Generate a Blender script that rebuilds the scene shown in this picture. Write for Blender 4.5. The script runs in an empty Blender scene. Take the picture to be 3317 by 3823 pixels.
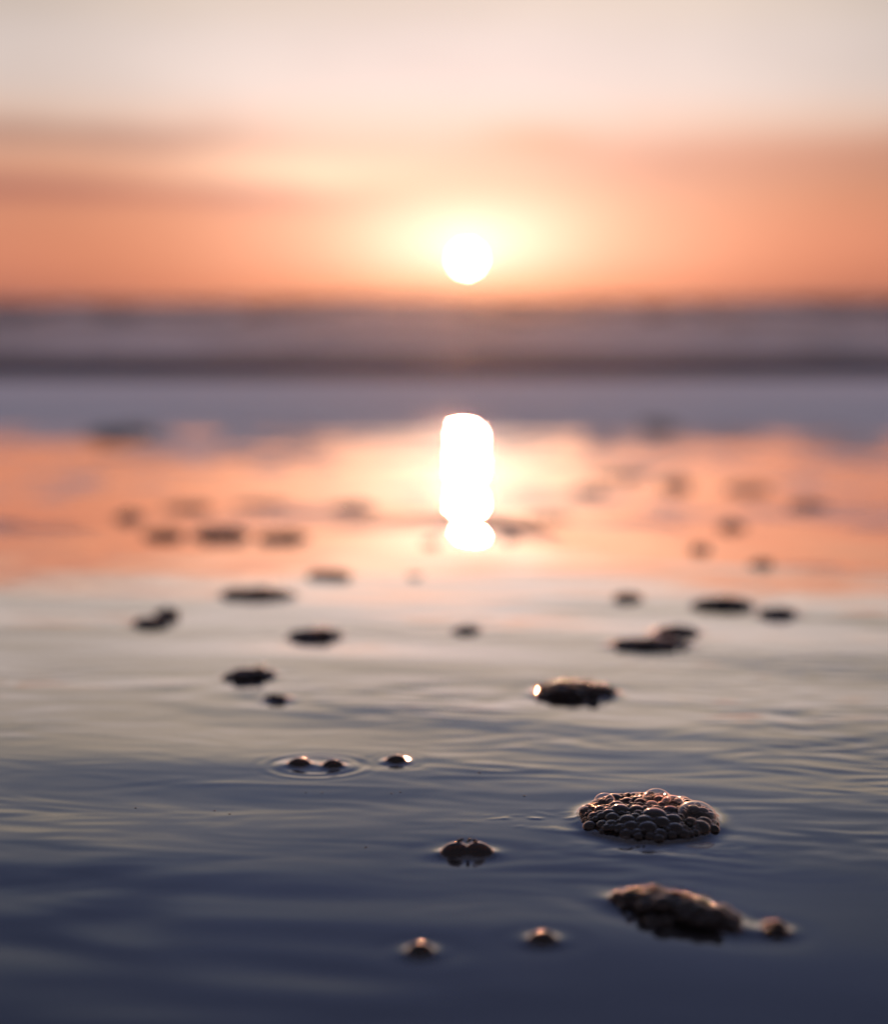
import bpy, math, random
import numpy as np

scene = bpy.context.scene
COL = scene.collection
R = math.radians

# ------------------------------------------------------------------ camera
H_CAM = 0.5034                       # metres above the still sea
cam_d = bpy.data.cameras.new("camera")
cam = bpy.data.objects.new("camera", cam_d)
COL.objects.link(cam)
cam.location = (0, 0, H_CAM)
cam.rotation_euler = (R(90 - 8.05), 0, 0)
cam_d.sensor_fit = 'HORIZONTAL'
cam_d.sensor_width = 30.16
cam_d.lens = 50
cam_d.clip_start = 0.02
cam_d.clip_end = 20000
cam_d.dof.use_dof = True
cam_d.dof.focus_distance = 0.846
cam_d.dof.aperture_fstop = 2.15
cam_d.dof.aperture_blades = 9
cam_d.dof.aperture_rotation = R(12)
scene.camera = cam

# ------------------------------------------------------------------ sun and sky
SUN_AZ, SUN_EL = 0.89, 1.68          # degrees, azimuth from +Y towards +X
sun_d = bpy.data.lights.new("sun", 'SUN')
sun_d.energy = 1.8
sun_d.angle = R(0.53)
sun_d.color = (1.0, 0.42, 0.22)
sun = bpy.data.objects.new("sun", sun_d)
COL.objects.link(sun)
from mathutils import Vector
sdir = Vector((math.sin(R(SUN_AZ)) * math.cos(R(SUN_EL)), math.cos(R(SUN_AZ)) * math.cos(R(SUN_EL)), math.sin(R(SUN_EL))))
sun.rotation_euler = sdir.to_track_quat('Z', 'Y').to_euler()

scene.view_settings.view_transform = 'Standard'
scene.view_settings.look = 'None'
scene.view_settings.gamma = 1
scene.view_settings.exposure = 0
scene.view_settings.use_curve_mapping = False
scene.cycles.max_bounces = 10
scene.cycles.transparent_max_bounces = 12
scene.cycles.sample_clamp_indirect = 6
scene.cycles.caustics_reflective = False
scene.cycles.caustics_refractive = False


def lin(c):
    return tuple((v / 255 / 12.92 if v / 255 <= 0.04045 else ((v / 255 + 0.055) / 1.055) ** 2.4) for v in c)


class NT:
    """tiny helper to write node graphs as expressions"""
    def __init__(self, tree):
        self.t = tree
        self.n = tree.nodes
        self.l = tree.links

    def put(self, sock, v):
        if v is None:
            return
        if isinstance(v, bpy.types.NodeSocket):
            self.l.new(v, sock)
        else:
            try:
                sock.default_value = v
            except Exception:
                sock.default_value = tuple(v) + (1.0,)

    def m(self, op, a, b=None, c=None, clamp=False):
        n = self.n.new('ShaderNodeMath')
        n.operation = op
        n.use_clamp = clamp
        for i, v in enumerate((a, b, c)):
            if v is not None:
                self.put(n.inputs[i], v)
        return n.outputs[0]

    def v(self, op, a, b=None, out=0):
        n = self.n.new('ShaderNodeVectorMath')
        n.operation = op
        self.put(n.inputs[0], a)
        if op == 'SCALE':
            self.put(n.inputs['Scale'], b)
        elif b is not None:
            self.put(n.inputs[1], b)
        return n.outputs[out]

    def xyz(self, x, y, z):
        n = self.n.new('ShaderNodeCombineXYZ')
        for i, v in enumerate((x, y, z)):
            self.put(n.inputs[i], v)
        return n.outputs[0]

    def sep(self, vec):
        n = self.n.new('ShaderNodeSeparateXYZ')
        self.put(n.inputs[0], vec)
        return n.outputs

    def smooth(self, x, a, b, lo=0.0, hi=1.0):
        n = self.n.new('ShaderNodeMapRange')
        n.interpolation_type = 'SMOOTHSTEP'
        self.put(n.inputs[0], x)
        for i, v in enumerate((a, b, lo, hi)):
            self.put(n.inputs[i + 1], v)
        return n.outputs[0]

    def gauss(self, x, c, s):
        q = self.m('DIVIDE', self.m('SUBTRACT', x, c), s)
        return self.m('EXPONENT', self.m('MULTIPLY', self.m('MULTIPLY', q, q), -1.0))

    def noise(self, vec, scale, detail=3, rough=0.5):
        n = self.n.new('ShaderNodeTexNoise')
        self.put(n.inputs['Vector'], vec)
        n.inputs['Scale'].default_value = scale
        n.inputs['Detail'].default_value = detail
        n.inputs['Roughness'].default_value = rough
        return n.outputs['Fac']

    def mixc(self, f, a, b):
        n = self.n.new('ShaderNodeMix')
        n.data_type = 'RGBA'
        self.put(n.inputs[0], f)
        self.put(n.inputs[6], a)
        self.put(n.inputs[7], b)
        return n.outputs[2]

    def ramp(self, f, stops):
        n = self.n.new('ShaderNodeValToRGB')
        self.put(n.inputs[0], f)
        e = n.color_ramp.elements
        while len(e) < len(stops):
            e.new(0.5)
        for el, (p, c) in zip(e, stops):
            el.position = p
            el.color = tuple(c) + (1,)
        return n.outputs[0]


world = bpy.data.worlds.new("World")
scene.world = world
world.use_nodes = True
world.cycles.sampling_method = 'MANUAL'
world.cycles.sample_map_resolution = 2048
wt = world.node_tree
wt.nodes.clear()
W = NT(wt)
tc = wt.nodes.new('ShaderNodeTexCoord').outputs['Generated']
dx, dy, dz = W.sep(W.v('NORMALIZE', tc))
elev = W.m('MULTIPLY', W.m('ARCSINE', dz), 57.2958)
azim = W.m('SUBTRACT', W.m('MULTIPLY', W.m('ARCTAN2', dx, dy), 57.2958), SUN_AZ)
warp_v = W.xyz(W.m('MULTIPLY', azim, 0.075), W.m('MULTIPLY', elev, 0.22), 3.7)
warp = W.m('SUBTRACT', W.noise(warp_v, 1.0, 3, 0.55), 0.5)
ew = W.m('ADD', elev, W.m('MULTIPLY', warp, 1.9))
ep = W.m('MAXIMUM', elev, 0.0)
ewp = W.m('MAXIMUM', W.m('ADD', elev, W.m('MULTIPLY', warp, W.smooth(elev, 0, 4))), 0.0)


def pos(e):
    return (e / 90.0) ** 0.5


tpos = W.m('SQRT', W.m('DIVIDE', ewp, 90.0))
SKY = [(0, (158, 96, 92)), (0.5, (180, 112, 103)), (1.2, (206, 129, 112)), (2.2, (220, 139, 118)), (3.3, (220, 143, 120)),
       (4.4, (220, 150, 126)), (5.6, (226, 170, 148)), (6.8, (232, 199, 183)), (8.0, (229, 211, 204)), (9.5, (226, 210, 204)),
       (12, (214, 196, 180)), (14, (190, 180, 174)), (16, (156, 157, 170)), (19, (128, 137, 163)), (22, (108, 120, 160)), (30, (98, 110, 154)),
       (45, (136, 131, 150)), (90, (140, 134, 150))]
base = W.ramp(tpos, [(pos(e), lin(c)) for e, c in SKY])
BACK = [(0, (165, 140, 148)), (6, (180, 156, 162)), (18, (170, 154, 164)), (45, (150, 142, 156)), (90, (140, 134, 150))]
back = W.ramp(tpos, [(pos(e), lin(c)) for e, c in BACK])
away = W.smooth(W.m('ABSOLUTE', azim), 22, 110)
base = W.mixc(away, base, back)
# streaks of cloud
left = W.smooth(azim, 0.0, -10.0)
k1 = W.m('MULTIPLY', W.gauss(ew, 4.05, 0.42), left)
k2 = W.m('MULTIPLY', W.gauss(ew, 6.25, 0.42), W.smooth(azim, -5.5, -12.0))
right = W.smooth(azim, 1.0, 9.0)
k3 = W.m('MULTIPLY', W.gauss(ew, 5.2, 1.0), right)
k4 = W.m('MULTIPLY', W.gauss(ew, 6.1, 0.5), W.gauss(azim, 2.6, 2.4))
base = W.mixc(W.m('MULTIPLY', k1, 0.9), base, lin((172, 108, 108)))
base = W.mixc(W.m('MULTIPLY', k2, 0.85), base, lin((184, 140, 130)))
base = W.mixc(W.m('MULTIPLY', k3, 0.7), base, lin((204, 142, 126)))
lit = W.m('MULTIPLY', W.gauss(ew, 5.15, 0.62), W.gauss(azim, -6.5, 4.2))
hi = W.m('MULTIPLY', W.noise(W.xyz(W.m('MULTIPLY', azim, 0.05), W.m('MULTIPLY', elev, 0.16), 9.1), 1.0, 4, 0.55), 1.0)
base = W.v('SCALE', base, W.smooth(hi, 0.2, 0.8, 0.90, 1.10))
# glow around the sun
low = W.smooth(ep, 0.0, 1.6)
tint = W.mixc(low, (1.0, 0.45, 0.16, 1), (1.0, 1.0, 1.0, 1))


def glow(ca, ce, sa, se, col):
    g = W.m('MULTIPLY', W.gauss(azim, ca, sa), W.gauss(elev, ce, se))
    return W.v('MULTIPLY', W.v('SCALE', col, g), tint)


rad = W.m('SQRT', W.m('ADD', W.m('MULTIPLY', azim, azim),
                      W.m('MULTIPLY', W.m('SUBTRACT', elev, SUN_EL), W.m('SUBTRACT', elev, SUN_EL))))
sky = base
for g in (glow(0, 5.0, 8.0, 6.0, (0.17, 0.13, 0.145)),
          glow(0, 2.6, 7.4, 2.1, (0.29, 0.28, 0.19)),
          glow(0, 2.2, 3.4, 1.5, (0.40, 0.43, 0.36)),
          glow(0, 2.0, 1.0, 0.75, (0.25, 0.25, 0.25))):
    sky = W.v('ADD', sky, g)
sky = W.v('ADD', sky, W.v('SCALE', (0.26, 0.27, 0.19), lit))
sky = W.v('MULTIPLY', sky, W.mixc(W.m('MULTIPLY', k4, 0.8), (1, 1, 1, 1), (0.95, 0.76, 0.66, 1)))
disc = W.smooth(rad, 0.30, 0.24)
sky = W.v('SCALE', sky, W.smooth(W.m('ABSOLUTE', azim), 7.5, 17, 1.0, 0.82))
sky = W.v('ADD', sky, W.v('SCALE', (60.0, 52.0, 38.0), disc))
bg = wt.nodes.new('ShaderNodeBackground')
W.put(bg.inputs['Color'], sky)
bg.inputs['Strength'].default_value = 1.0
nis = wt.nodes.new('ShaderNodeTexSky')
nis.sky_type = 'NISHITA'
nis.sun_disc = False
nis.sun_elevation = R(SUN_EL)
nis.sun_rotation = R(SUN_AZ)
bg2 = wt.nodes.new('ShaderNodeBackground')
W.l.new(nis.outputs[0], bg2.inputs['Color'])
bg2.inputs['Strength'].default_value = 0.01
add = wt.nodes.new('ShaderNodeAddShader')
W.l.new(bg.outputs[0], add.inputs[0])
W.l.new(bg2.outputs[0], add.inputs[1])
wo = wt.nodes.new('ShaderNodeOutputWorld')
W.l.new(add.outputs[0], wo.inputs['Surface'])

# ------------------------------------------------------------------ noise in numpy
_rng = np.random.RandomState(7)
_perm = _rng.permutation(512)
_grad = _rng.rand(512) * 2 * np.pi


def perlin(x, y, seed=0):
    xi = np.floor(x).astype(int)
    yi = np.floor(y).astype(int)
    xf = x - xi
    yf = y - yi
    u = xf * xf * xf * (xf * (xf * 6 - 15) + 10)
    v = yf * yf * yf * (yf * (yf * 6 - 15) + 10)

    def g(ix, iy, fx, fy):
        a = _grad[(_perm[(_perm[(ix + seed * 37) % 512] + iy) % 512]) % 512]
        return np.cos(a) * fx + np.sin(a) * fy
    n00 = g(xi, yi, xf, yf)
    n10 = g(xi + 1, yi, xf - 1, yf)
    n01 = g(xi, yi + 1, xf, yf - 1)
    n11 = g(xi + 1, yi + 1, xf - 1, yf - 1)
    return (n00 * (1 - u) + n10 * u) * (1 - v) + (n01 * (1 - u) + n11 * u) * v


def sstep(x, a, b):
    t = np.clip((x - a) / (b - a), 0, 1)
    return t * t * (3 - 2 * t)


# ------------------------------------------------------------------ shape of the beach
_ys = np.linspace(-1, 8, 9001)
_w = np.zeros_like(_ys)
_w[0] = .268 - .026
for _i in range(1, len(_ys)):
    _y, _c = _ys[_i - 1], _w[_i - 1]
    far = _c / (2 * _y) - .0160 if _y > 1 else .026
    t = min(max((_y - 1.47) / .56, 0), 1)
    t = t * t * (3 - 2 * t)
    # slope steps added to break the sun's reflection into discs
    px = 612 + 2971 * _c / max(_y, .1)
    sn = math.sin(math.pi * (px - 934) / 75)
    glint_step = -(.0045 if sn > 0 else 0.0) * sn * min(max((1110 - px) / 20, 0), 1) * min(max((px - 880) / 30, 0), 1)
    _w[_i] = _c + (.026 * (1 - t) + far * t + (glint_step if _y > 1.6 else 0)) * .001


def beach_z(y):
    return H_CAM - np.interp(y, _ys, _w)


# foam clumps: x, y, half width, half depth, height, turn, bubbles, largest and smallest bubble radius, seed, kind, label
CLUMPS = [
    (0.1150, 0.7985, .0392, .0368, .0095, 0, 226, .0052, .0010, 1, 'main', "large sharp clump of dark glistening foam bubbles right of centre"),
    (0.1100, 0.6640, .0340, .0125, .0100, -35, 120, .0044, .0012, 2, '', "long slanting blurred clump of dark foam with pink glints, nearest the lower right corner"),
    (0.1525, 0.6430, .0055, .0050, .0045, 0, 7, .0032, .0018, 3, '', "small round blurred dark foam blob just right of the long slanting clump's lower end"),
    (0.0121, 0.7471, .0135, .0075, .0035, 0, 6, .0016, .0008, 4, 'pair', "low dark double dome bubble with orange glints, alone left of the large sharp foam clump"),
    (0.0446, 0.6329, .0062, .0050, .0030, 0, 3, .0034, .0018, 5, 'dome', "small blurred bubble with a bright orange glint, just left of the long slanting clump"),
    (-0.0106, 0.6203, .0060, .0050, .0030, 0, 3, .0030, .0018, 6, 'dome', "pale pink glinting bubble nearest the camera, lowest of all the bubbles"),
    (-0.0923, 0.9072, .0072, .0052, .0030, 0, 5, .0034, .0012, 7, 'dome', "left bubble of the two dark ones inside the ring of ripples"),
    (-0.0706, 0.9039, .0066, .0050, .0028, 0, 4, .0034, .0012, 8, 'dome', "right bubble of the two dark ones inside the ring of ripples"),
    (-0.0306, 0.9150, .0068, .0050, .0030, 0, 4, .0034, .0012, 9, 'dome', "dark bubble with a yellow glint just right of the ring of ripples"),
    (0.1005, 1.1007, .0315, .0200, .0090, 0, 60, .0040, .0018, 10, '', "wide oval foam clump with pink glints and a bright bead at its left tip"),
    (-0.1258, 1.0817, .0085, .0060, .0040, 0, 6, .0030, .0018, 11, '', "tiny round dark foam blob nearest the ripple ring, below a wider clump"),
    (-0.1566, 1.1599, .0190, .0110, .0070, 12, 22, .0042, .0022, 12, '', "dark foam clump tapering to the right, just above the tiny round blob left of centre"),
    (-0.2810, 1.3837, .0180, .0110, .0060, 0, 18, .0042, .0024, 13, '', "dark foam clump farthest left in the middle distance"),
    (-0.2740, 1.4250, .0100, .0090, .0090, 0, 10, .0042, .0024, 14, '', "short upright foam blob rising behind the right end of the farthest left clump"),
    (-0.1191, 1.3260, .0235, .0110, .0075, 8, 24, .0044, .0024, 15, '', "dark foam clump rising to the right, left of centre and above the clump that tapers"),
    (-0.1999, 1.5394, .0400, .0120, .0085, 0, 34, .0044, .0026, 16, '', "widest bluish dark foam bar left of centre, on the pale wet sheen"),
    (-0.1339, 1.6807, .0265, .0090, .0060, 0, 20, .0044, .0026, 17, '', "thin greyish foam bar just beyond the widest bluish bar left of centre"),
    (0.0213, 1.3471, .0115, .0070, .0045, 0, 8, .0040, .0024, 18, '', "small flat dark foam blob alone straight below the sun"),
    (0.1922, 1.5151, .0140, .0080, .0060, 0, 10, .0042, .0024, 19, '', "small dark foam blob left of the two bars lying end to end at the right"),
    (0.1824, 1.2792, .0340, .0130, .0070, 0, 34, .0044, .0024, 20, '', "long flat dark foam bar in front of a shorter one, right of centre"),
    (0.2158, 1.3376, .0210, .0090, .0065, 0, 18, .0044, .0024, 21, '', "shorter dark foam bar close behind the long flat one right of centre"),
    (0.2843, 1.4772, .0300, .0120, .0090, -4, 28, .0044, .0026, 22, '', "bluish dark foam bar at the right, the left one of two end to end"),
    (0.3316, 1.4330, .0190, .0090, .0060, 0, 14, .0044, .0026, 23, '', "low dark foam bar at the far right, the right one of two end to end"),
    (0.3922, 1.7909, .0135, .0080, .0070, 0, 8, .0046, .0030, 24, '', "round dark blurred foam spot at the right, just above the two bars end to end"),
    (0.3450, 1.9559, .0135, .0080, .0070, 0, 8, .0046, .0030, 25, '', "round dark blurred foam spot left of and beyond the one above the two bars"),
    (0.4547, 2.3022, .0190, .0120, .0080, 0, 9, .0050, .0034, 26, '', "faint brown foam spot on orange sheen, farthest of the three round spots at the right"),
    (-0.1640, 2.6380, .0400, .0350, .0080, 0, 26, .0056, .0036, 27, '', "bent purplish foam patch on the orange sheen, nearest the sun's path on its left"),
    (-0.3298, 2.1458, .0430, .0140, .0100, 0, 24, .0056, .0036, 28, '', "darkest blue grey foam bar in the row of three across the orange sheen at left"),
    (-0.2350, 2.1148, .0360, .0120, .0080, 10, 18, .0056, .0036, 29, '', "right end bar of the row of three foam bars across the orange sheen at left"),
    (-0.4130, 2.1458, .0290, .0120, .0080, 0, 12, .0056, .0036, 30, '', "left end bar of the row of three foam bars across the orange sheen at left"),
    (-0.4664, 2.6594, .0480, .0250, .0060, 0, 18, .0056, .0036, 31, '', "faint foam patch beyond the left end of the row of three bars"),
    (-0.5300, 2.4569, .0240, .0250, .0080, 0, 14, .0056, .0036, 32, '', "grey foam patch at the left, between the faint patch and the row of three bars"),
    (0.5115, 3.2155, .0340, .0700, .0110, 0, 24, .0070, .0044, 33, '', "tall purple foam patch on the orange sheen right of the long bent strip"),
    (0.3005, 3.0500, .0300, .0650, .0060, -30, 20, .0070, .0044, 34, '', "lower left slanting piece of the long bent foam strip right of the sun's path"),
    (0.4202, 3.4800, .0700, .0260, .0060, 0, 26, .0070, .0044, 35, '', "level far piece of the long bent foam strip right of the sun's path"),
    (0.1789, 2.4569, .0420, .0180, .0040, -8, 20, .0050, .0030, 36, '', "thin brownish foam streak just right of the sun's path"),
    (0.6496, 3.1183, .0520, .0500, .0070, 10, 26, .0070, .0044, 37, '', "broad purple foam patch at the right, beyond the three round spots"),
    (0.6742, 2.7028, .0360, .0260, .0070, 0, 16, .0070, .0044, 38, '', "faint foam patch at the far right, in front of the broad purple one"),
    (0.0946, 2.0696, .0130, .0070, .0040, 0, 6, .0044, .0030, 39, '', "small brown foam speck touching the right side of the sun's reflection"),
    (-0.0159, 2.0331, .0120, .0060, .0035, 0, 6, .0044, .0030, 40, '', "small brown foam speck touching the left side of the sun's reflection"),
    (-1.1330, 5.1948, .1300, .1500, .0250, 0, 30, .0160, .0090, 41, '', "dark foam mass far left at the edge of the shallow sea"),
    (0.8273, 5.6895, .0700, .1500, .0200, 0, 20, .0160, .0090, 42, '', "small dark foam mass far right at the edge of the shallow sea"),
    (-0.0351, 1.6848, .0075, .0060, .0030, 0, 4, .0034, .0022, 43, '', "faint tiny foam speck below and left of the sun's reflection"),
    (-0.3416, 2.7473, .0520, .0260, .0040, 0, 22, .0060, .0036, 44, '', "very faint broad foam film behind the row of three bars at left"),
]

TINY = [(0.0220, 0.8898, .0013, "tiny glinting bubble on the water straight above the double dome bubble"),
        (0.0478, 0.8441, .0012, "tiny bubble with a pale streak, just left of the large clump's upper tip"),
        (-0.0314, 0.8490, .0010, "tiny dark bubble below the bubble right of the ripple ring"),
        (-0.0262, 0.8512, .0009, "tiny dark bubble beside another one, below the bubble right of the ripple ring"),
        (-0.0829, 0.8510, .0008, "tiny dark bubble below the ripple ring, the left one of two"),
        (-0.0730, 0.8505, .0008, "tiny dark bubble below the ripple ring, the right one of two"),
        (-0.1326, 0.8180, .0010, "tiny bubble with a pale streak at the left, left one of two"),
        (-0.1230, 0.8120, .0010, "tiny bubble with a pale streak at the left, right one of two"),
        (-0.1790, 0.8220, .0010, "tiny pale bubble farthest left on the smooth water"),
        (-0.0420, 0.7560, .0012, "tiny pale bubble on the dark water left of the double dome bubble")]


def bed_z(x, y):
    """the beach with its edges wandering a little"""
    return beach_z(y - (.16 * perlin(x * 1.6, y * .6, 14) + .07 * perlin(x * 5, y * 1.5, 15)) * sstep(y, 1.1, 1.6) * (1 - sstep(y, 2.0, 2.7)))


def film_z(x, y):
    """the skin of water running back over the sand"""
    z = bed_z(x, y)
    calm = 1 - .85 * sstep(y, 1.75, 2.1)
    xs, yy = x + 0.25 * (y - 0.8), y + 0.05 * x
    damp = 0.35 + 0.65 * sstep(y, 0.45, 0.75)
    z = z + .0026 * perlin(xs * 1.3 + 5, yy * 2.4, 1) * damp * (1 - .75 * sstep(y, 1.5, 2.0))
    z = z + .0010 * perlin(xs * .9, yy * 1.9 + .4, 13) * sstep(y, 1.9, 2.6)
    z = z + .00180 * perlin(xs * 3.4 + 1.1 * y, yy * 7.5 + 3, 2) * damp * calm
    z = z + .00066 * calm * perlin(xs * 12 + perlin(x * 5, y * 9, 8) * 1.2, yy * 30, 3) * sstep(perlin(x * 3, y * 6, 9), -.30, .30)
    z = z + .00045 * perlin((x - .7 * y) * 7, (y + .30 * x) * 22, 16) * sstep(perlin(x * 2.3 + 7, y * 4, 17), -.15, .35) * calm * damp
    m = sstep(perlin(x * 4.2 + 2, y * 7 + 1, 4), .02, .30) * sstep(y, .62, .8) * (1 - sstep(y, 1.5, 2.4))
    m = m + .35 * sstep(y, .62, .8) * (1 - sstep(y, 1.2, 1.8))
    m = m + 1.1 * np.exp(-((x - .26) / .09) ** 2 - ((y - 1.02) / .16) ** 2) + .8 * np.exp(-((x - .05) / .07) ** 2 - ((y - .97) / .07) ** 2)
    z = z + .00028 * m * perlin(xs * 30 + perlin(x * 9, y * 30, 5) * 1.5, yy * 85 + perlin(x * 12, y * 20, 6) * 1.1, 7)
    # a long crease running past the ripple ring and the big clump
    yc = .862 - .10 * (x + .05) - .25 * np.clip(x + .05, -1, 1) ** 2
    z = z + .00016 * np.exp(-((y - yc) / .0045) ** 2) * np.exp(-((x + .09) / .07) ** 2)
    yc2 = .792 - .28 * (x - .03)
    z = z + .00022 * np.exp(-((y - yc2) / .0040) ** 2) * np.exp(-((x - .075) / .030) ** 2)
    # dimpled, aerated water beside and in front of the big clump
    m = np.exp(-((x - .052) / .026) ** 2 - ((y - .801) / .013) ** 2)
    z = z + .00110 * m * np.clip(perlin(x * 130, y * 190, 11) - .16, 0, 1)
    m = np.exp(-((x - .115) / .050) ** 2 - ((y - .752) / .014) ** 2)
    z = z + .00022 * m * perlin(x * 110, y * 170, 12)
    # rings
    r = np.hypot((x + .081) / 1.25, (y - .906))
    z = z + .00016 * np.cos(2 * np.pi * (r - .002) / .0085) * np.exp(-((r - .020) / .010) ** 2)
    r = np.hypot(x + .031, y - .915)
    z = z + .00010 * np.cos(2 * np.pi * r / .008) * np.exp(-((r - .012) / .007) ** 2)
    for c in CLUMPS:
        if c[1] > 2.0:
            continue
        a, b, t = c[2], c[3], R(c[5])
        k = (np.abs(x - c[0]) < a + .05) & (np.abs(y - c[1]) < max(a, b) + .05)
        if not np.any(k):
            continue
        px, py = x[k] - c[0], y[k] - c[1]
        qx, qy = px * math.cos(t) + py * math.sin(t), -px * math.sin(t) + py * math.cos(t)
        rr = np.sqrt((qx / a) ** 2 + (qy / b) ** 2)
        d = np.maximum((rr - 1) * min(a, b) * 1.15, 0)
        mh, mw = (.0010, .0018) if c[10] in ('dome', 'pair') else ((.0015, .0032) if c[10] == 'main' else (.0011, .0024))
        z[k] += mh * np.exp(-d / mw) - .00012 * np.exp(-((d - .010) / .006) ** 2)
    return z


def grid_mesh(name, xs, ys, zf, mat, attr=None):
    X, Y = np.meshgrid(xs, ys)
    Z = zf(X, Y)
    nx, ny = len(xs), len(ys)
    me = bpy.data.meshes.new(name)
    me.vertices.add(nx * ny)
    me.vertices.foreach_set('co', np.stack([X, Y, Z], -1).astype(np.float32).ravel())
    i = np.arange(nx * ny).reshape(ny, nx)
    q = np.stack([i[:-1, :-1], i[:-1, 1:], i[1:, 1:], i[1:, :-1]], -1).reshape(-1, 4)
    me.loops.add(q.size)
    me.loops.foreach_set('vertex_index', q.astype(np.int32).ravel())
    me.polygons.add(len(q))
    me.polygons.foreach_set('loop_start', (np.arange(len(q)) * 4).astype(np.int32))
    me.polygons.foreach_set('loop_total', np.full(len(q), 4, np.int32))
    me.update(calc_edges=True)
    me.polygons.foreach_set('use_smooth', np.ones(len(q), bool))
    if attr is not None:
        for nm, fn in attr.items():
            at = me.attributes.new(nm, 'FLOAT', 'POINT')
            at.data.foreach_set('value', fn(X, Y).astype(np.float32).ravel())
    me.materials.append(mat)
    o = bpy.data.objects.new(name, me)
    COL.objects.link(o)
    return o


def new_mat(name):
    m = bpy.data.materials.new(name)
    m.use_nodes = True
    m.node_tree.nodes.clear()
    return m, NT(m.node_tree)


def shader(T, kind, **kw):
    n = T.n.new(kind)
    for k, v in kw.items():
        T.put(n.inputs[k], v)
    return n.outputs[0]


def mixs(T, f, a, b):
    n = T.n.new('ShaderNodeMixShader')
    T.put(n.inputs[0], f)
    T.l.new(a, n.inputs[1])
    T.l.new(b, n.inputs[2])
    return n.outputs[0]


def out(T, s):
    n = T.n.new('ShaderNodeOutputMaterial')
    T.l.new(s, n.inputs['Surface'])


def schlick(T, k, f0=0.02, normal=None, power=5.0):
    g = T.n.new('ShaderNodeNewGeometry')
    c = T.m('ABSOLUTE', T.v('DOT_PRODUCT', normal or g.outputs['Normal'], g.outputs['Incoming'], out=1))
    f = T.m('POWER', T.m('SUBTRACT', 1.0, c, clamp=True), power)
    f = T.m('ADD', T.m('MULTIPLY', f, 1 - f0), f0)
    return T.m('MULTIPLY', f, k, clamp=True)


# ------------------------------------------------------------------ materials of the setting
m_sand, T = new_mat('wet_sand')
pc = T.n.new('ShaderNodeNewGeometry').outputs['Position']
n1 = T.noise(pc, 9, 4)
n2 = T.noise(pc, 900, 2)
col = T.mixc(n1, (0.028, 0.024, 0.026, 1), (0.055, 0.046, 0.044, 1))
col = T.mixc(T.m('MULTIPLY', n2, 0.5), col, (0.075, 0.06, 0.05, 1))
out(T, shader(T, 'ShaderNodeBsdfDiffuse', Color=col))

m_film, T = new_mat('water_film')
fac = schlick(T, 2.0, 0.016, power=5.3)
clear = shader(T, 'ShaderNodeBsdfTransparent', Color=(0.55, 0.62, 0.74, 1))
gl = shader(T, 'ShaderNodeBsdfAnisotropic', Color=(1, 1, 1, 1), Roughness=0.006)
at = T.n.new('ShaderNodeAttribute')
at.attribute_name = 'froth'
froth = shader(T, 'ShaderNodeBsdfDiffuse', Color=(0.80, 0.79, 0.79, 1))
out(T, mixs(T, at.outputs['Fac'], mixs(T, fac, clear, gl), froth))

m_sea, T = new_mat('sea_water')
pc = T.n.new('ShaderNodeNewGeometry').outputs['Position']
sx, sy, sz = T.sep(pc)
nb = T.noise(T.xyz(T.m('MULTIPLY', sx, 0.5), sy, 0), 6.0, 4, 0.6)
bmp = T.n.new('ShaderNodeBump')
bmp.inputs['Distance'].default_value = 0.05
T.put(bmp.inputs['Strength'], T.smooth(sy, 8.5, 13, 0.10, 0.9))
T.l.new(nb, bmp.inputs['Height'])
fac = schlick(T, 1.0, normal=bmp.outputs[0])
deep = shader(T, 'ShaderNodeBsdfDiffuse', Color=(0.016, 0.017, 0.040, 1))
gl = shader(T, 'ShaderNodeBsdfAnisotropic', Color=(1, 1, 1, 1), Roughness=0.58, Normal=bmp.outputs[0])
water = mixs(T, fac, deep, gl)
at = T.n.new('ShaderNodeAttribute')
at.attribute_name = 'foam'
fm = shader(T, 'ShaderNodeBsdfDiffuse', Color=(0.88, 0.88, 0.90, 1))
ft = shader(T, 'ShaderNodeBsdfTranslucent', Color=(0.78, 0.76, 0.76, 1))
foam = mixs(T, 0.3, fm, ft)
brk = T.noise(T.xyz(sx, sy, 0), 11.0, 4, 0.6)
f = T.m('MULTIPLY', at.outputs['Fac'], T.smooth(brk, 0.3, 0.62, 0.8, 1.0))
out(T, mixs(T, f, water, foam))

m_surf, T = new_mat('whitewater')
a1 = shader(T, 'ShaderNodeBsdfDiffuse', Color=(0.90, 0.90, 0.92, 1))
a2 = shader(T, 'ShaderNodeBsdfTranslucent', Color=(0.92, 0.88, 0.87, 1))
out(T, mixs(T, 0.7, a1, a2))

m_bubble, T = new_mat('bubble_skin')
geo = T.n.new('ShaderNodeNewGeometry')
fac = schlick(T, 3.3, 0.007, power=5.8)
dark = shader(T, 'ShaderNodeBsdfDiffuse', Color=(0.006, 0.005, 0.006, 1))
tr = shader(T, 'ShaderNodeBsdfTransparent', Color=(0.70, 0.45, 0.36, 1))
body = mixs(T, 0.16, dark, tr)
gl = shader(T, 'ShaderNodeBsdfAnisotropic', Color=(1, 1, 1, 1), Roughness=0.07)
out(T, mixs(T, fac, body, gl))

m_clear, T = new_mat('clear_bubble_skin')
fac = schlick(T, 1.3, 0.012, power=3.2)
tr = shader(T, 'ShaderNodeBsdfTransparent', Color=(0.94, 0.91, 0.90, 1))
gl = shader(T, 'ShaderNodeBsdfAnisotropic', Color=(1, 0.95, 0.92, 1), Roughness=0.03)
out(T, mixs(T, fac, tr, gl))

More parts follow.
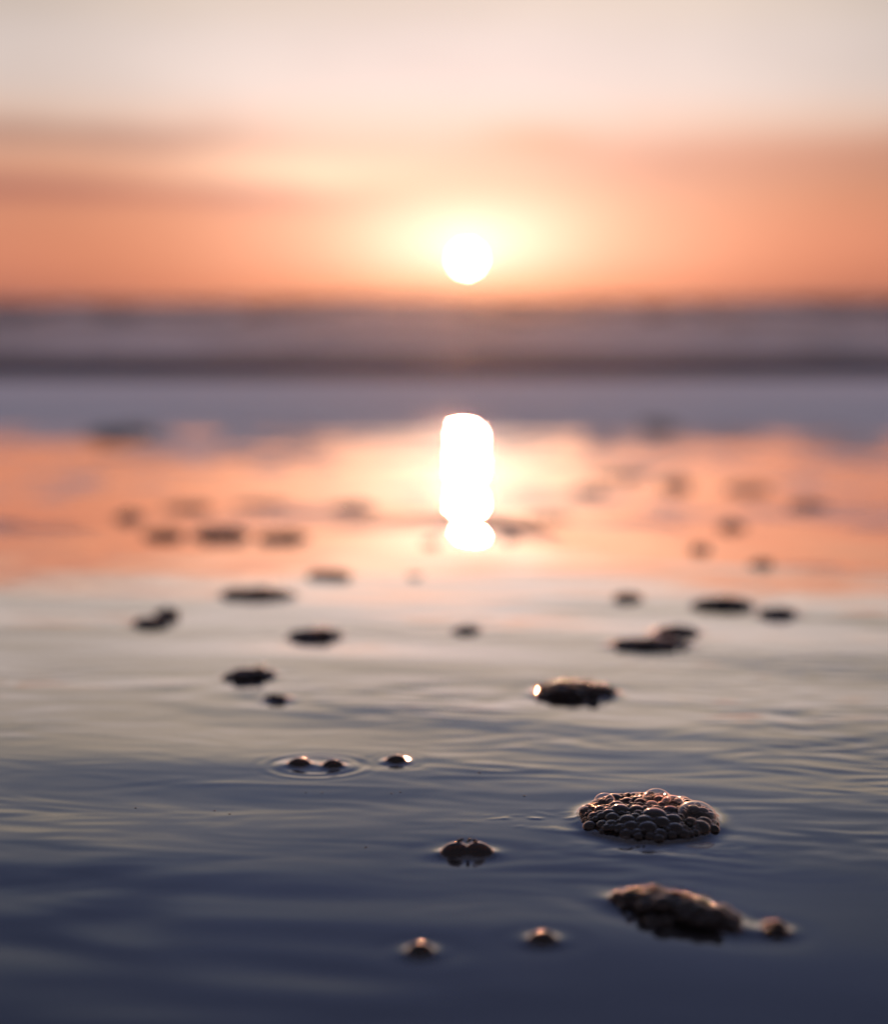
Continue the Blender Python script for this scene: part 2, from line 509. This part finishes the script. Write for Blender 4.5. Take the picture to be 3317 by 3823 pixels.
m_bed, T = new_mat('foam_bed')
pc = T.n.new('ShaderNodeNewGeometry').outputs['Position']
vor = T.n.new('ShaderNodeTexVoronoi')
T.put(vor.inputs['Vector'], pc)
vor.inputs['Scale'].default_value = 420
bmp = T.n.new('ShaderNodeBump')
bmp.inputs['Distance'].default_value = 0.0012
bmp.inputs['Strength'].default_value = 0.9
bmp.invert = True
T.l.new(vor.outputs['Distance'], bmp.inputs['Height'])
fac = schlick(T, 0.35, 0.02, normal=bmp.outputs[0])
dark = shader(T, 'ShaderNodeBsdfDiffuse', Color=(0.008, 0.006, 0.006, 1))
gl = shader(T, 'ShaderNodeBsdfAnisotropic', Color=(1, 1, 1, 1), Roughness=0.22, Normal=bmp.outputs[0])
out(T, mixs(T, fac, dark, gl))


# ------------------------------------------------------------------ the setting
def spread(core, step, far, ratio):
    v = list(np.arange(0, core, step))
    d = step
    while v[-1] < far:
        d *= ratio
        v.append(v[-1] + d)
    v = np.array(v)
    return np.concatenate([-v[:0:-1], v])


def structure(o):
    o['kind'] = 'structure'
    return o


xs = spread(0.42, 0.0020, 60, 1.07)
ys = [-1.0, -.5, -.1, .2, .35, .42]
yy = .46
while yy < 7.6:
    ys.append(yy)
    yy *= 1.0036 if yy > 1.3 or yy < .66 else 1.0024


def froth_a(x, y):
    """thin lace of froth the backwash leaves on the film"""
    n = perlin(x * 3.2, y * 2.2, 51) + .6 * perlin(x * 9, y * 6, 52)
    big = perlin(x * .9 + 3, y * .7, 53)
    scraps = sstep(n + .5 * big, .04, .40) * sstep(y, 2.1, 2.8) * .92
    edge = sstep(y + 1.3 * perlin(x * .6, y * .25, 54) + .5 * n, 4.3, 6.4) * .9  # froth thickening seaward, added to break up the sun's reflection
    near = 1 - .8 * np.exp(-((x - .02 * y) / .16) ** 2) * (y < 4.6)
    return np.clip(scraps * near + edge, 0, .92)


structure(grid_mesh('water_film', xs, np.array(ys), film_z, m_film, {'froth': froth_a}))
structure(grid_mesh('wet_sand', spread(2, .1, 60, 1.2), np.arange(-1.2, 7.9, .03),
                    lambda x, y: bed_z(x, y) - .0032 - .004 * sstep(y, 5, 7) + .0006 * perlin(x * 4, y * 6, 20), m_sand))


def front(x):
    return 10.2 + .25 * perlin(x * .22 + 4, x * 0 + .5, 21) + .08 * perlin(x * 1.1, x * 0 + .3, 22)


def face(x):
    return 29.5 + 1.2 * perlin(x * .09 + 2, x * 0 + .9, 24)


def crest(x):
    return 0.573 + .140 * perlin(x * .22 + 1, x * 0 + .7, 23) + .02 * perlin(x * .6 + 1, x * 0 + 2.7, 23)


def sea_z(x, y):
    s = y - front(x)
    c = crest(x)
    q = y - face(x)
    z = .140 * sstep(s, 0, .13)
    z = z + .050 * np.clip(s / 18, 0, 1)
    z = z + .022 * (1 - sstep(s, -1.5, 0)) * sstep(y + 1.3 * perlin(x * .7, y * .3, 36), 4.9, 5.8)
    z = z + (c - .19) * sstep(q, 0, 1.0)
    z = np.where(q > 1.0, c * (1 - sstep(q, 1.2, 7.0)) + .04, z)
    far = sstep(q, 5, 9)
    swell = .07 * np.sin((y + 3 * perlin(x * .05, y * .05, 25)) * 2 * np.pi / 13) + .07
    z = z + far * (swell + .03 * perlin(x * .6, y * 1.1, 26)) * (1 - sstep(y, 300, 900))
    chop = sstep(s, .05, .6)
    z = z + chop * (.030 * perlin(x * .9, y * 1.3, 27) + .014 * perlin(x * 2.4, y * 3.6, 28)) * (y < 120)
    z = z + (1 - chop) * (.0016 * perlin(x * 1.2, y * 3, 29) + .0008 * perlin(x * 3, y * 9, 30)) * sstep(y, 6.2, 6.9)
    return z - .006 * (1 - sstep(y + 1.3 * perlin(x * .7, y * .3, 36), 4.9, 5.8))


def pile(x, y):
    """where the whitewater is heaped up"""
    return sstep(perlin(x * .50 + 1.3, y * .06, 41) + .35 * np.exp(-((x - .3) / 1.3) ** 2) + .45 * perlin(x * 1.1, y * .3, 42), -.10, .30)  # extra heap in the middle, added to cover the sun's glint


def foam_a(x, y):
    s = y - front(x)
    q = y - face(x)
    n = perlin(x * .55, y * .25, 31) + .5 * perlin(x * 1.5, y * .8, 32)
    bore = sstep(s, .12, .5) * (1 - sstep(q, -2.0, .3)) * (.10 + .80 * pile(x, y) + .10 * sstep(n, -.38, .02))
    n2 = perlin(x * .7 + 9, y * 1.6, 33) + .5 * perlin(x * 2.6, y * 5, 34)
    lace = (.36 + .25 * sstep(y, 6.0, 8.5) + .15 * sstep(n2, -.25, .35)) * (1 - sstep(s, -.55, -.15))
    n3 = perlin(x * .25, y * .3, 35)
    beyond = sstep(q, 6, 9) * sstep(n3, .15, .4) * .5 * (1 - sstep(y, 40, 80))
    return np.clip(bore + lace + beyond, 0, 1)


xs = spread(12.0, 0.07, 9000, 1.10)
ys = list(np.arange(4.4, 9.9, .05)) + list(np.arange(9.9, 10.6, .02)) + list(np.arange(10.6, 40, .075))
yy, d = 40, .1
while yy < 12000:
    ys.append(yy)
    yy += d
    d *= 1.03
structure(grid_mesh('sea', xs, np.array(ys), sea_z, m_sea, {'foam': foam_a}))

# tumbling whitewater: lumps lying on the back of the little breaker
rs = random.Random(5)


def ico(sub):
    import bmesh
    bm = bmesh.new()
    bmesh.ops.create_icosphere(bm, subdivisions=sub, radius=1.0)
    v = np.array([p.co[:] for p in bm.verts])
    f = [[q.index for q in p.verts] for p in bm.faces]
    bm.free()
    return v, np.array(f)


v1, f1 = ico(2)
VV, FF, base_i = [], [], 0
for i in range(4200):
    s = rs.uniform(1.2, 18.8)
    x = rs.uniform(-1, 1) * (10 + s) * .5
    y = float(front(np.array([x]))[0]) + s
    pl = float(pile(np.array([x]), np.array([y]))[0])
    if pl < .12:
        continue
    r = rs.uniform(.04, .15)
    z = float(sea_z(np.array([x]), np.array([y]))[0]) + rs.random() * .20 * pl * min(1, (s - 1) / 3)
    jit = 1 + .25 * perlin(v1[:, 0] * 2 + i, v1[:, 1] * 2 + v1[:, 2], 40)
    VV.append(v1 * jit[:, None] * np.array([r * rs.uniform(1.5, 3.2), r * 1.4, r * .6]) + np.array([x, y, z]))
    FF.append(f1 + base_i)
    base_i += len(v1)
me = bpy.data.meshes.new('whitewater')
me.from_pydata(np.concatenate(VV).tolist(), [], np.concatenate(FF).tolist())
me.polygons.foreach_set('use_smooth', [True] * len(me.polygons))
me.materials.append(m_surf)
o = bpy.data.objects.new('whitewater', me)
o['kind'] = 'stuff'
o['label'] = "pale tumbling whitewater foam along the breaking wave in front of the horizon"
o['category'] = 'sea foam'
COL.objects.link(o)


# ------------------------------------------------------------------ bubbles and clumps of foam
def ball(name, sub, mat, cut=-0.55):
    v, f = ico(sub)
    keep = v[:, 2] > cut
    idx = -np.ones(len(v), int)
    idx[keep] = np.arange(keep.sum())
    f = f[np.all(keep[f], axis=1)]
    me = bpy.data.meshes.new(name)
    me.from_pydata(v[keep].tolist(), [], idx[f].tolist())
    me.polygons.foreach_set('use_smooth', [True] * len(me.polygons))
    me.materials.append(mat)
    return me


BALL_FINE = ball('bubble', 4, m_bubble)
BALL_MID = ball('bubble', 3, m_bubble)
BALL_CLEAR = ball('clear_bubble', 5, m_clear, -0.25)


def place(name, me, parent, loc, scale, rz=0.0):
    o = bpy.data.objects.new(name, me)
    COL.objects.link(o)
    o.parent = parent
    o.location = loc
    o.scale = scale
    o.rotation_euler = (0, 0, rz)
    return o


def bed_mesh(a, b, h, seed, main=False):
    nr, na = (26, 96) if main else (9, 28)
    verts, faces = [(0, 0, h)], []
    for i in range(1, nr + 1):
        q = i / nr
        for j in range(na):
            t = 2 * math.pi * j / na
            rim = 1 + .10 * math.sin(2 * t + seed) + .07 * math.sin(3 * t + seed * 2.1) + .05 * math.sin(5 * t + seed * .7)
            if main:
                rim = 1 + .03 * math.sin(5 * t) + .10 * math.exp(-((t - 2.45) / .25) ** 2) + .06 * math.exp(-((t - 3.35) / .12) ** 2)
            x, y = a * q * rim * math.cos(t), b * q * rim * math.sin(t)
            z = h * max(0, 1 - q * q) ** .5
            z += .06 * h * math.sin(x * 900 + seed) * math.sin(y * 1000 + seed) * (1 - q)
            verts.append((x, y, z - .0004 * q))
    for j in range(na):
        faces.append((0, 1 + j, 1 + (j + 1) % na))
    for i in range(nr - 1):
        for j in range(na):
            p, q2 = 1 + i * na + j, 1 + i * na + (j + 1) % na
            faces.append((p, p + na, q2 + na, q2))
    me = bpy.data.meshes.new('foam_bed')
    me.from_pydata(verts, [], faces)
    me.polygons.foreach_set('use_smooth', [True] * len(me.polygons))
    me.materials.append(m_bed)
    return me


# the bubbles of the clump in focus that can be told apart: x, y, height of centre, radius, clear
MAIN = [(0.006, 0.0081, 0.0091, 0.0068, 1), (-0.0232, 0.0104, 0.0071, 0.005, 1), (-0.0161, -0.0035, 0.0086, 0.0056, 0), (0.0019, -0.0122, 0.0089, 0.0071, 0), (0.0117, -0.0062, 0.0089, 0.0046, 0), (0.0146, 0.004, 0.0087, 0.0059, 1), (0.0255, -0.0088, 0.0068, 0.0097, 1), (0.0258, -0.0191, 0.0049, 0.0054, 0), (0.0338, -0.0182, 0.003, 0.0029, 0), (-0.0034, -0.025, 0.0066, 0.005, 0), (0.0114, -0.0251, 0.006, 0.0047, 0), (-0.0123, -0.023, 0.0065, 0.0038, 0), (-0.0155, -0.0283, 0.0041, 0.0035, 0), (-0.0096, -0.0292, 0.0047, 0.0033, 0), (0.0025, -0.0302, 0.0048, 0.0037, 0), (-0.0179, -0.0236, 0.0055, 0.0033, 0), (-0.0223, -0.0192, 0.0058, 0.0035, 0), (-0.0271, -0.017, 0.005, 0.0032, 0), (0.0049, -0.0201, 0.0077, 0.0044, 0), (-0.0043, -0.019, 0.0079, 0.005, 0), (-0.0135, -0.0173, 0.0076, 0.0047, 0), (-0.007, -0.0053, 0.0092, 0.0042, 0), (-0.0212, -0.012, 0.0073, 0.0037, 0), (-0.0262, 0.0009, 0.007, 0.0034, 0), (0.0155, -0.0283, 0.0041, 0.0035, 0), (0.0229, -0.0236, 0.0043, 0.0029, 0), (0.0087, -0.0307, 0.004, 0.0028, 0), (0.0114, -0.0168, 0.0079, 0.0047, 0), (-0.0229, -0.0026, 0.0077, 0.0029, 0), (-0.0105, 0.0101, 0.0087, 0.0032, 0), (-0.0046, 0.0113, 0.0089, 0.0035, 0), (-0.0306, -0.0057, 0.0057, 0.0031, 0), (0.0291, -0.0132, 0.0052, 0.0041, 0), (-0.0034, -0.0319, 0.0038, 0.0029, 0)]

for (cx, cy, a, b, h, rot, n, rmax, rmin, seed, kind, label) in CLUMPS:
    rnd = random.Random(seed * 13 + 1)
    h *= 1.0 if cy < 2 else 1.35
    e = bpy.data.objects.new('foam_bubble' if kind in ('dome', 'pair') else 'foam_clump', None)
    COL.objects.link(e)
    e.empty_display_size = .01
    z0 = float(film_z(np.array([cx]), np.array([cy]))[0]) - (.0011 if cy < 2 else 0)
    e.location = (cx, cy, z0)
    e.rotation_euler = (0, 0, R(rot))
    e['label'] = label
    e['category'] = 'bubble' if kind in ('dome', 'pair') else 'sea foam'
    e['group'] = 'bubbles standing on the water' if kind in ('dome', 'pair') else 'clumps of foam left on the wet sand'
    me = BALL_FINE if cy < 1.3 else BALL_MID
    placed = []

    def dome(x, y):
        q = 1 - (x / a) ** 2 - (y / b) ** 2
        return h * math.sqrt(max(q, 0))

    if kind == 'pair':
        place('bubble', BALL_FINE, e, (-.0058, -.0005, -.0042), (.0098, .0080, .0104))
        place('bubble', BALL_FINE, e, (.0058, 0, -.0044), (.0100, .0080, .0104))
        for dx_, dy_, r in ((-.0036, .002, .0011), (-.0022, .0035, .0009), (.0036, .002, .0011), (.0045, .0008, .0008), (.0005, .001, .0009), (-.0046, .0005, .0008), (.0015, .004, .0010)):
            place('bubble', BALL_MID, e, (dx_ * 1.1, dy_, .0062), (r, r, r))
        continue
    if kind == 'dome':
        place('bubble', BALL_FINE, e, (0, 0, -.0026), (a * 1.2, b * 1.25, .0072))
        for k in range(n):
            t = rnd.uniform(0, 2 * math.pi) if k else -.2
            r = rnd.uniform(.0009, .0016)
            place('bubble', BALL_MID, e, (a * .62 * math.cos(t), b * .5 * math.sin(t), .0018), (r, r, r))
        continue
    place('foam_bed', bed_mesh(a, b, h * (.78 if kind == 'main' else .85), seed, kind == 'main'), e, (0, 0, -.0006), (1, 1, 1))
    if kind == 'main':
        for (x, y, z, r, cl) in MAIN:
            placed.append((x, y, r))
            place('clear_bubble' if cl else 'bubble', BALL_CLEAR if cl else BALL_FINE, e, (x, y, z - r * (.30 if cl else .66) + (.0015 if cl and y > .005 else 0)),
                  (r * 1.25, r * 1.25, r * (1.02 if cl else .98)), rnd.uniform(0, 6))
    tries = 0
    cnt = 0
    while cnt < n and tries < 60000:
        tries += 1
        f = cnt / n
        r = rmax + (rmin - rmax) * min(1, f ** (.35 if kind == 'main' else .8)) * rnd.uniform(.85, 1)
        t = rnd.uniform(0, 2 * math.pi)
        q = math.sqrt(rnd.random())
        if kind == 'main':
            r = rmin + (rmax - rmin) * rnd.random() ** 2.4 * (1.0 if f < .25 else .75 if f < .5 else .5)
            q *= 1 + .13 * math.exp(-((t - 2.55) / .22) ** 2) + .07 * math.exp(-((t - 3.55) / .16) ** 2) - .10 * math.exp(-((t - 3.05) / .2) ** 2) - .06 * math.exp(-((t - .7) / .35) ** 2) + .03 * math.sin(9 * t)
        else:
            if cy < 1.2:
                r = rmin + (rmax - rmin) * rnd.random() ** 1.8
            q *= 1 + .08 * math.sin(3 * t + seed) + .06 * math.sin(5 * t + 2 * seed)
        x, y = a * q * math.cos(t) * .97, b * q * math.sin(t) * .97
        sep_ = .60 if kind == 'main' else .66
        if any((x - X) ** 2 + (y - Y) ** 2 < (sep_ * (r + RR)) ** 2 for X, Y, RR in placed):
            continue
        placed.append((x, y, r))
        clr = kind == 'main' and r > .0015 and rnd.random() < .22
        place('clear_bubble' if clr else 'bubble', BALL_CLEAR if clr else me, e, (x, y, dome(x, y) * (.97 if kind == 'main' else rnd.uniform(.82, 1.06)) - r * .58), (r * 1.32, r * 1.32, r * 1.05), rnd.uniform(0, 6))
        cnt += 1
    if kind == 'main':
        for k in range(34):          # fine froth caught between the big ones
            t, q, r = rnd.uniform(0, 2 * math.pi), math.sqrt(rnd.random()) * .93, rnd.uniform(.0007, .0013)
            x, y = a * q * math.cos(t), b * q * math.sin(t)
            place('bubble', BALL_MID, e, (x, y, dome(x, y) * .97 + .0003), (r, r, r), 0)

for (x, y, r, label) in TINY:
    o = bpy.data.objects.new('tiny_bubble', BALL_MID)
    COL.objects.link(o)
    o.location = (x, y, float(film_z(np.array([x]), np.array([y]))[0]) - r * .3)
    o.scale = (r * 1.0, r * .7, r * .6)
    o['label'] = label
    o['category'] = 'bubble'
    o['group'] = 'tiny single bubbles on the water'

# ------------------------------------------------------------------ thin haze, added for the veil of glare towards the sun
x0, x1, y0, y1, zb, zt = -13000, 13000, -40, 13500, -2.5, .75
me = bpy.data.meshes.new('haze')
me.from_pydata([(x0, y0, zb), (x1, y0, zb), (x1, y1, zb), (x0, y1, zb), (x0, y0, zt), (x1, y0, zt), (x1, y1, zt), (x0, y1, zt)], [],
               [(0, 3, 2, 1), (4, 5, 6, 7), (0, 1, 5, 4), (1, 2, 6, 5), (2, 3, 7, 6), (3, 0, 4, 7)])
m_haze, T = new_mat('haze')
vol = T.n.new('ShaderNodeVolumePrincipled')
vol.inputs['Density'].default_value = 0.0009
vol.inputs['Anisotropy'].default_value = 0.88
vol.inputs['Color'].default_value = (0.95, 0.95, 0.95, 1)
ow = T.n.new('ShaderNodeOutputMaterial')
T.l.new(vol.outputs[0], ow.inputs['Volume'])
me.materials.append(m_haze)
o = bpy.data.objects.new('haze', me)
o['kind'] = 'stuff'
o['label'] = "thin haze added over the beach as a veil of glare towards the low sun"
o['category'] = 'haze'
COL.objects.link(o)
